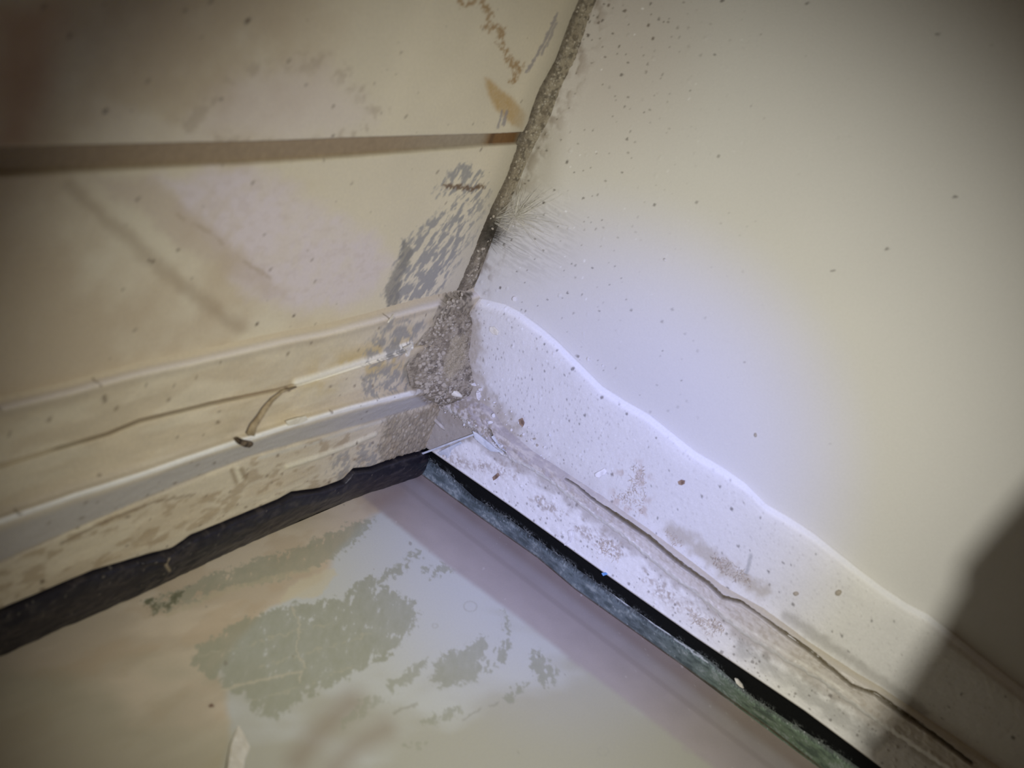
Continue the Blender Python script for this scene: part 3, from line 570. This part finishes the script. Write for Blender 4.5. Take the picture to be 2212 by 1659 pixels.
# loose pale crumbs along the foot of the right skirting
for i in range(46):
    t = random.random(); x = 1000+190*t+random.gauss(0, 14); y = 800+190*t+random.gauss(0, 12)
    crumb(un((x, y), 'x', .0038), (1, 0, .4), random.uniform(.15, .4)*MM, random.choice((4, 5, 6, 7)), 'tiny pale crumb scattered on the foot of the right skirting', 'pale crumbs on the right skirting')
for j, (x, y, r, lab) in enumerate(((1113, 646, .75, 'pale round crumb stuck on the white wall just above the skirting lip'), (1060, 518, .5, 'white crumb below the dark cobweb patch at the wall joint'),
        (1437, 562, .42, 'lone pale crumb on the open white wall'), (1633, 940, .5, 'grey crumb on the white wall above the middle of the skirting lip'),
        (1271, 776, .5, 'pale pointed crumb on the wall just above the skirting lip'), (1302, 790, .3, 'small white crumb to the right of the pointed one above the lip'),
        (1067, 898, .6, 'small white crumb on the silicone, nearest the corner'), (1060, 912, .75, 'round white crumb at the top end of the silicone bead'),
        (1188, 940, .45, 'white crumb on the upper part of the right skirting'), (1720, 1282, .65, 'round grey crumb on the right skirting, the left one of two'),
        (1812, 1280, .8, 'dark ring-shaped crumb on the right skirting, the right one of two'), (945, 862, .75, 'pale lump on the end of the left skirting'))):
    up = y < 600 or (x > 1250 and y < 800) or (x, y) in ((1113, 646), (1633, 940)); crumb(un((x, y), 'x', .0004 if up else (.0063 if y > 890 and x < 1080 else .0034)), (1, 0, .2), r*MM, 0 if 'grey' in lab or 'dark' in lab else 5+j % 3, lab, None)

def slab(name, pts, ax, val, th, m, label, cat, lift=0., curl=0., group=None):
    """a flake: outline traced on its plane, real thickness, gently curled"""
    w = np.array([un(p, ax, val*MM) for p in pts]); c = w.mean(0); n = np.zeros(3); n['xyz'.index(ax)] = 1.
    o = bpy.data.objects.new(name, None)
    b = bmesh.new(); rings = []
    for h_, s_ in ((0, 1.0), (th*.7, 1.0), (th, .86)):
        rg_ = []
        for k, q in enumerate(w):
            e = c+(q-c)*s_; u = np.linalg.norm(q-c)/(.0001+max(np.linalg.norm(x-c) for x in w))
            e = e+n*(lift*MM+h_*MM+curl*MM*((q-c) @ (w[0]-c))/max(1e-9, (w[0]-c) @ (w[0]-c)))
            rg_.append(b.verts.new(e-c))
        rings.append(rg_)
    N_ = len(pts)
    for r1_, r2_ in zip(rings[:-1], rings[1:]):
        for k in range(N_): b.faces.new((r1_[k], r1_[(k+1) % N_], r2_[(k+1) % N_], r2_[k]))
    b.faces.new(rings[-1]); b.faces.new(list(reversed(rings[0])))
    bmesh.ops.recalc_face_normals(b, faces=b.faces[:]); me = bpy.data.meshes.new(name); b.to_mesh(me); b.free()
    o = link(name, me, m, smooth=False); o.location = c.tolist()
    return tag(o, label, cat, group)
slab('paint_chip', [(1288, 1021), (1306, 1011), (1312, 1018), (1308, 1024), (1296, 1031), (1289, 1028)], 'x', 3.6, .5, MT['crumb_white'], 'white rectangular paint chip on the middle of the right skirting', 'chip', .1, .3)
slab('paint_chip', [(1465, 1040), (1472, 1036), (1480, 1038), (1479, 1045), (1473, 1048), (1467, 1046)], 'x', 3.2, .3, MT['chip_brown'], 'brown round flake on the right skirting', 'chip', 0)
slab('paint_chip', [(1125, 905), (1131, 902), (1133, 913), (1129, 923), (1124, 915)], 'x', 3.4, .5, MT['chip_brown'], 'brown seed-shaped flake on the skirting near the corner', 'chip', .1, .3)
slab('paint_chip', [(1066, 1030), (1077, 1021), (1080, 1027), (1073, 1034), (1068, 1037)], 'x', 6.0, .5, MT['chip_brown'], 'brown seed-shaped flake on the white rail near its corner end', 'chip', .1)
slab('paint_chip', [(1229, 1145), (1236, 1144), (1238, 1155), (1233, 1172), (1222, 1178), (1220, 1175), (1229, 1168), (1231, 1157)], 'x', 6.3, .4, MT['crumb_white'], 'white curved paint sliver on the edge of the white rail', 'chip', .1)
slab('paint_chip', [(1301, 1237), (1309, 1236), (1313, 1240), (1305, 1243)], 'x', 7.1, .5, MT['chip_blue'], 'tiny pale blue chip on the rim of the black channel', 'chip')
slab('paint_chip', [(1588, 1464), (1594, 1466), (1604, 1478), (1607, 1486), (1600, 1482), (1591, 1473)], 'x', 3.9, .5, MT['peel'], 'pale sliver standing in the far right part of the black channel', 'chip')
slab('paint_chip', [(1032, 846), (1038, 846), (1040, 858), (1037, 864), (1033, 858)], 'x', 4.2, .7, MT['crumb_white'], 'longest white splinter lying beside the corner dirt', 'chip', .1)
slab('paint_chip', [(1020, 828), (1026, 826), (1030, 833), (1024, 832)], 'x', 4.0, .6, MT['crumb_white'], 'small white splinter just above the longest one', 'chip', .1)
slab('paint_chip', [(1036, 838), (1042, 837), (1043, 843), (1038, 844)], 'x', 4.0, .6, MT['crumb_white'], 'square white crumb to the right of the longest splinter', 'chip', .1)
slab('paint_chip', [(1059, 706), (1068, 705), (1078, 716), (1076, 724), (1066, 722), (1058, 714)], 'x', 2.9, .35, MT['peel'], 'pale round scab on the upper left of the right skirting', 'chip')
slab('paint_chip', [(1068, 940), (1072, 938), (1078, 958), (1090, 978), (1080, 968)], 'x', 6.4, .4, MT['clear'], 'pointed white sliver standing by the short crack near the corner', 'chip', .2, .8)
slab('paint_flake', [(1024, 930), (1032, 934), (1070, 968), (1084, 978), (1060, 975), (1040, 958), (1027, 945)], 'x', 6.8, .4, MT['clear'], 'loose white silicone flake at the end of the rail', 'flake', 0, .4)
slab('paint_flake', [(612, 906), (640, 900), (660, 898), (664, 906), (648, 913), (618, 916)], 'y', 7.0, .35, MT['peel'], 'beige paint flake lifting off the left skirting ridge', 'flake', .2, .4)
slab('paint_flake', [(494, 1620), (512, 1570), (526, 1540), (548, 1556), (552, 1590), (530, 1640), (520, 1700), (480, 1700)], 'z', 0, .6, MT['peel'], 'cream ridge reflection built as a flake on the glass at the bottom left', 'flake', 0, .8)  # mirrored ridge, added as a solid flake
slab('paint_flake', [(866, 748), (884, 743), (888, 741), (886, 752), (880, 766), (876, 756)], 'y', 4.8, .5, MT['peel'], 'torn white paint tip at the corner end of the left skirting', 'flake', .1, .5)
slab('paint_flake', [(836, 690), (852, 680), (846, 690), (833, 694)], 'y', 3.0, .3, MT['peel'], 'thin white paint sliver on the top ridge of the left skirting', 'flake', .1, .3)
slab('wood_splinter', [(500, 943), (508, 940), (524, 948), (544, 954), (543, 960), (534, 964), (520, 960), (506, 952)], 'y', 7.2, 1.0, MT['chip_dark'], 'dark bark-like splinter lying on the left skirting ridge', 'splinter', .2, .5)
slab('plastic_strip', [(905, 980), (938, 968), (985, 950), (1024, 936), (1028, 939), (988, 954), (940, 972), (908, 984)], 'x', 7.0, .6, MT['clear'], 'thin clear plastic edge bridging the corner above the black channel', 'plastic strip')
slab('plastic_strip', [(945, 978), (968, 966), (996, 953), (1000, 957), (990, 962), (976, 972), (972, 985), (966, 990), (964, 982), (952, 983)], 'x', 6.6, .25, MT['clear'], 'small torn scrap of clear film under the clear plastic edge', 'plastic film', .1)

def tube(name, pts, radii, m, label=None, cat=None, parent=None, kind=None, seg=8):
    pts = [Vector(p) for p in pts]; b = bmesh.new(); rings = []
    for i, p in enumerate(pts):
        d = (pts[min(i+1, len(pts)-1)]-pts[max(i-1, 0)]).normalized(); q = d.to_track_quat('Z', 'Y').to_matrix()
        rings.append([b.verts.new(p+q @ Vector((math.cos(2*math.pi*k/seg), math.sin(2*math.pi*k/seg), 0))*radii[i]) for k in range(seg)])
    for r1_, r2_ in zip(rings[:-1], rings[1:]):
        for k in range(seg): b.faces.new((r1_[k], r1_[(k+1) % seg], r2_[(k+1) % seg], r2_[k]))
    b.faces.new(list(reversed(rings[0]))); b.faces.new(rings[-1])
    me = bpy.data.meshes.new(name); b.to_mesh(me); b.free(); return tag(link(name, me, m, parent), label, cat, None, kind)
st = [(640, 836, 5.2), (610, 846, 5.8), (588, 864, 6.4), (572, 884, 6.9), (560, 903, 7.4), (548, 920, 7.8), (541, 938, 8.0)]
tube('dry_stem', [un(p[:2], 'y', p[2]*MM) for p in st], [.15*MM, .3*MM, .45*MM, .6*MM, .6*MM, .75*MM, .9*MM], MT['stem'], 'dry curved stem stuck across the left skirting above the dark splinter', 'stem')
cv = [(928, 846, 6.6), (936, 838, 7.4), (950, 836, 8.2), (968, 842, 8.2), (985, 850, 7.8), (998, 857, 6.8)]
tube('silicone_curl', [un(p[:2], 'x', p[2]*MM) for p in cv], [.3*MM, .5*MM, .6*MM, .9*MM, .9*MM, .3*MM], MT['peel'], 'curled whitish strip of silicone on the corner dirt', 'silicone curl')
cv = [(930, 848, 7), (944, 830, 7.5), (956, 812, 7.8), (972, 796, 7.2)]
tube('grass_sliver', [un(p[:2], 'x', p[2]*MM) for p in cv], [.12*MM, .2*MM, .2*MM, .06*MM], MT['stem'], 'thin dry sliver leaning up from the silicone curl', 'sliver')
cv = [(926, 890, 6), (938, 905, 6.4), (955, 922, 6.2), (962, 930, 5.5)]
tube('silicone_curl', [un(p[:2], 'x', p[2]*MM) for p in cv], [.25*MM, .5*MM, .5*MM, .15*MM], MT['caulk_bit'], 'short pale ridge of silicone below the corner, left of the plastic edge', 'silicone curl')

def hairs(name, roots, m, label, cat, seg=4):
    """many very fine threads in one object"""
    V_, F_ = [], []
    for pts, r in roots:
        pts = [Vector(p) for p in pts]; base = len(V_); n = len(pts)
        for i, p in enumerate(pts):
            d = (pts[min(i+1, n-1)]-pts[max(i-1, 0)]).normalized(); q = d.to_track_quat('Z', 'Y').to_matrix()
            for k in range(3): V_.append(p+q @ Vector((math.cos(2.094*k), math.sin(2.094*k), 0))*r*(1-.6*i/(n-1)))
        for i in range(n-1):
            for k in range(3): F_.append((base+3*i+k, base+3*i+(k+1) % 3, base+3*i+3+(k+1) % 3, base+3*i+3+k))
    me = bpy.data.meshes.new(name); me.from_pydata([tuple(v) for v in V_], [], F_); me.update()
    return tag(link(name, me, m), label, cat, None, 'stuff')
def spray(cx, cy, n, a0, a1, l0, l1, r, hgt, seed):
    rr = random.Random(seed); out = []
    for i in range(n):
        a = math.radians(rr.uniform(a0, a1)); L = rr.uniform(l0, l1)*rr.uniform(.5, 1); s0 = rr.uniform(0, .25)
        cu = rr.uniform(-.25, .25); pts = []
        for k in range(6):
            t = s0+(1-s0)*k/5; aa = a+cu*t
            pts.append(un((cx+math.cos(aa)*L*t+rr.gauss(0, 1.0), cy-math.sin(aa)*L*t+rr.gauss(0, 1.0)), 'x', (.0005+hgt*math.sin(math.pi*min(1, t*.8+.1)))))
        out.append((pts, r))
    return out
hairs('cobweb', spray(1112, 470, 90, -55, 85, 25, 125, .036*MM, .0016, 1)+spray(1060, 475, 34, -40, 40, 40, 160, .030*MM, .0025, 2)+spray(1112, 470, 20, 90, 250, 20, 70, .03*MM, .002, 3), MT['fuzz'], 'pale fine cobweb threads fanning over the white wall beside the joint', 'cobweb')
hairs('dark_fuzz', spray(1036, 505, 150, -50, 70, 12, 62, .035*MM, .0018, 5)+spray(1040, 500, 26, -45, 5, 60, 150, .018*MM, .0008, 6), MT['fuzz_dark'], 'dark fuzzy tuft in the upright joint at the root of the cobweb', 'fuzz')
def tuft(pl, n, val, m, label, seed, l=.9):
    rr = random.Random(seed); xs_ = [p[0] for p in pl]; ys_ = [p[1] for p in pl]; out = []
    while len(out) < n:
        x, y = rr.uniform(min(xs_), max(xs_)), rr.uniform(min(ys_), max(ys_))
        if dpoly(np.array([x]), np.array([y]), pl)[0] > 3*rr.random(): continue
        p = Vector(un((x, y), 'x', val*MM)); d = Vector((rr.uniform(0, .7), rr.gauss(0, 1), rr.gauss(0, 1))).normalized(); L = l*MM*rr.uniform(.5, 1.2)
        c = Vector((rr.uniform(.2, .6), rr.gauss(0, .4), rr.gauss(0, .4)))*L
        out.append(([p, p+d*L*.5+c*.4, p+d*L+c*.2], rr.uniform(.05, .09)*MM))
    return hairs('mould_tuft', out, m, label, 'mould')
tuft([(1372, 1000), (1392, 1010), (1396, 1060), (1388, 1110), (1345, 1092), (1322, 1075), (1360, 1060)], 190, 3.4, MT['mould'], 'beige mould tuft on the right skirting below the white chip', 11)
tuft([(1296, 1160), (1320, 1170), (1338, 1190), (1335, 1208), (1305, 1215), (1285, 1200)], 150, 5.8, MT['mould'], 'brown mould tuft on the white rail right of the curved sliver', 12)
tuft([(1440, 1140), (1470, 1170), (1478, 1180), (1455, 1176), (1440, 1160)], 50, 3.6, MT['mould'], 'small pale mould patch on the skirting just right of the beige tuft', 13, .6)
tuft([(1535, 1195), (1580, 1215), (1620, 1250), (1622, 1270), (1590, 1255), (1545, 1222)], 170, 3.8, MT['mould'], 'beige mould tuft low on the right skirting near the silicone', 14, .8)
tuft([(1490, 1318), (1520, 1335), (1558, 1345), (1565, 1362), (1530, 1368), (1500, 1345)], 150, 5.9, MT['mould'], 'light brown mould tuft on the white rail farthest from the corner', 15)

# ------------------------------------------------------------------ unseen blocker added beside the lamp, shaped to throw the shade at lower right
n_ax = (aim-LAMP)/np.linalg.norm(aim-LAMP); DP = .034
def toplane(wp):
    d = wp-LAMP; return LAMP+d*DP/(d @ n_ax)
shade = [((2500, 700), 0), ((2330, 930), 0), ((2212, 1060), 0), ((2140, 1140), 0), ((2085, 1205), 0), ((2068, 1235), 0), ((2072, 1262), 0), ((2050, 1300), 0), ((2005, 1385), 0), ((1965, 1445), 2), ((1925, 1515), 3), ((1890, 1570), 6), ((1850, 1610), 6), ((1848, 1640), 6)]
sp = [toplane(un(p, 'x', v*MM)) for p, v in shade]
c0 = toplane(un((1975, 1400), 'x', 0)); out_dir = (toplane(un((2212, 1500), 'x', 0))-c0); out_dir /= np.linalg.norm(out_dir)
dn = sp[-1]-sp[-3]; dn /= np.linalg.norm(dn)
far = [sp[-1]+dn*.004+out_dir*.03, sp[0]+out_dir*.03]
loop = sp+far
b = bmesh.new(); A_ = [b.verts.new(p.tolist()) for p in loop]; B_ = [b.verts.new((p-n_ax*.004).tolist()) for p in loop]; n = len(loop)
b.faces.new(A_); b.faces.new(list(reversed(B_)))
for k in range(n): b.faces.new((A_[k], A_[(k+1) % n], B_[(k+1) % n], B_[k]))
bmesh.ops.recalc_face_normals(b, faces=b.faces[:]); me = bpy.data.meshes.new('shade_blocker'); b.to_mesh(me); b.free()
tag(link('shade_blocker', me, MT['dark'], smooth=False), 'unseen dark blocker added beside the lamp to cast the shade', kind='structure')
_px, _py = proj(np.array(loop)); #print('SHADE PX', list(zip(_px.astype(int), _py.astype(int))))
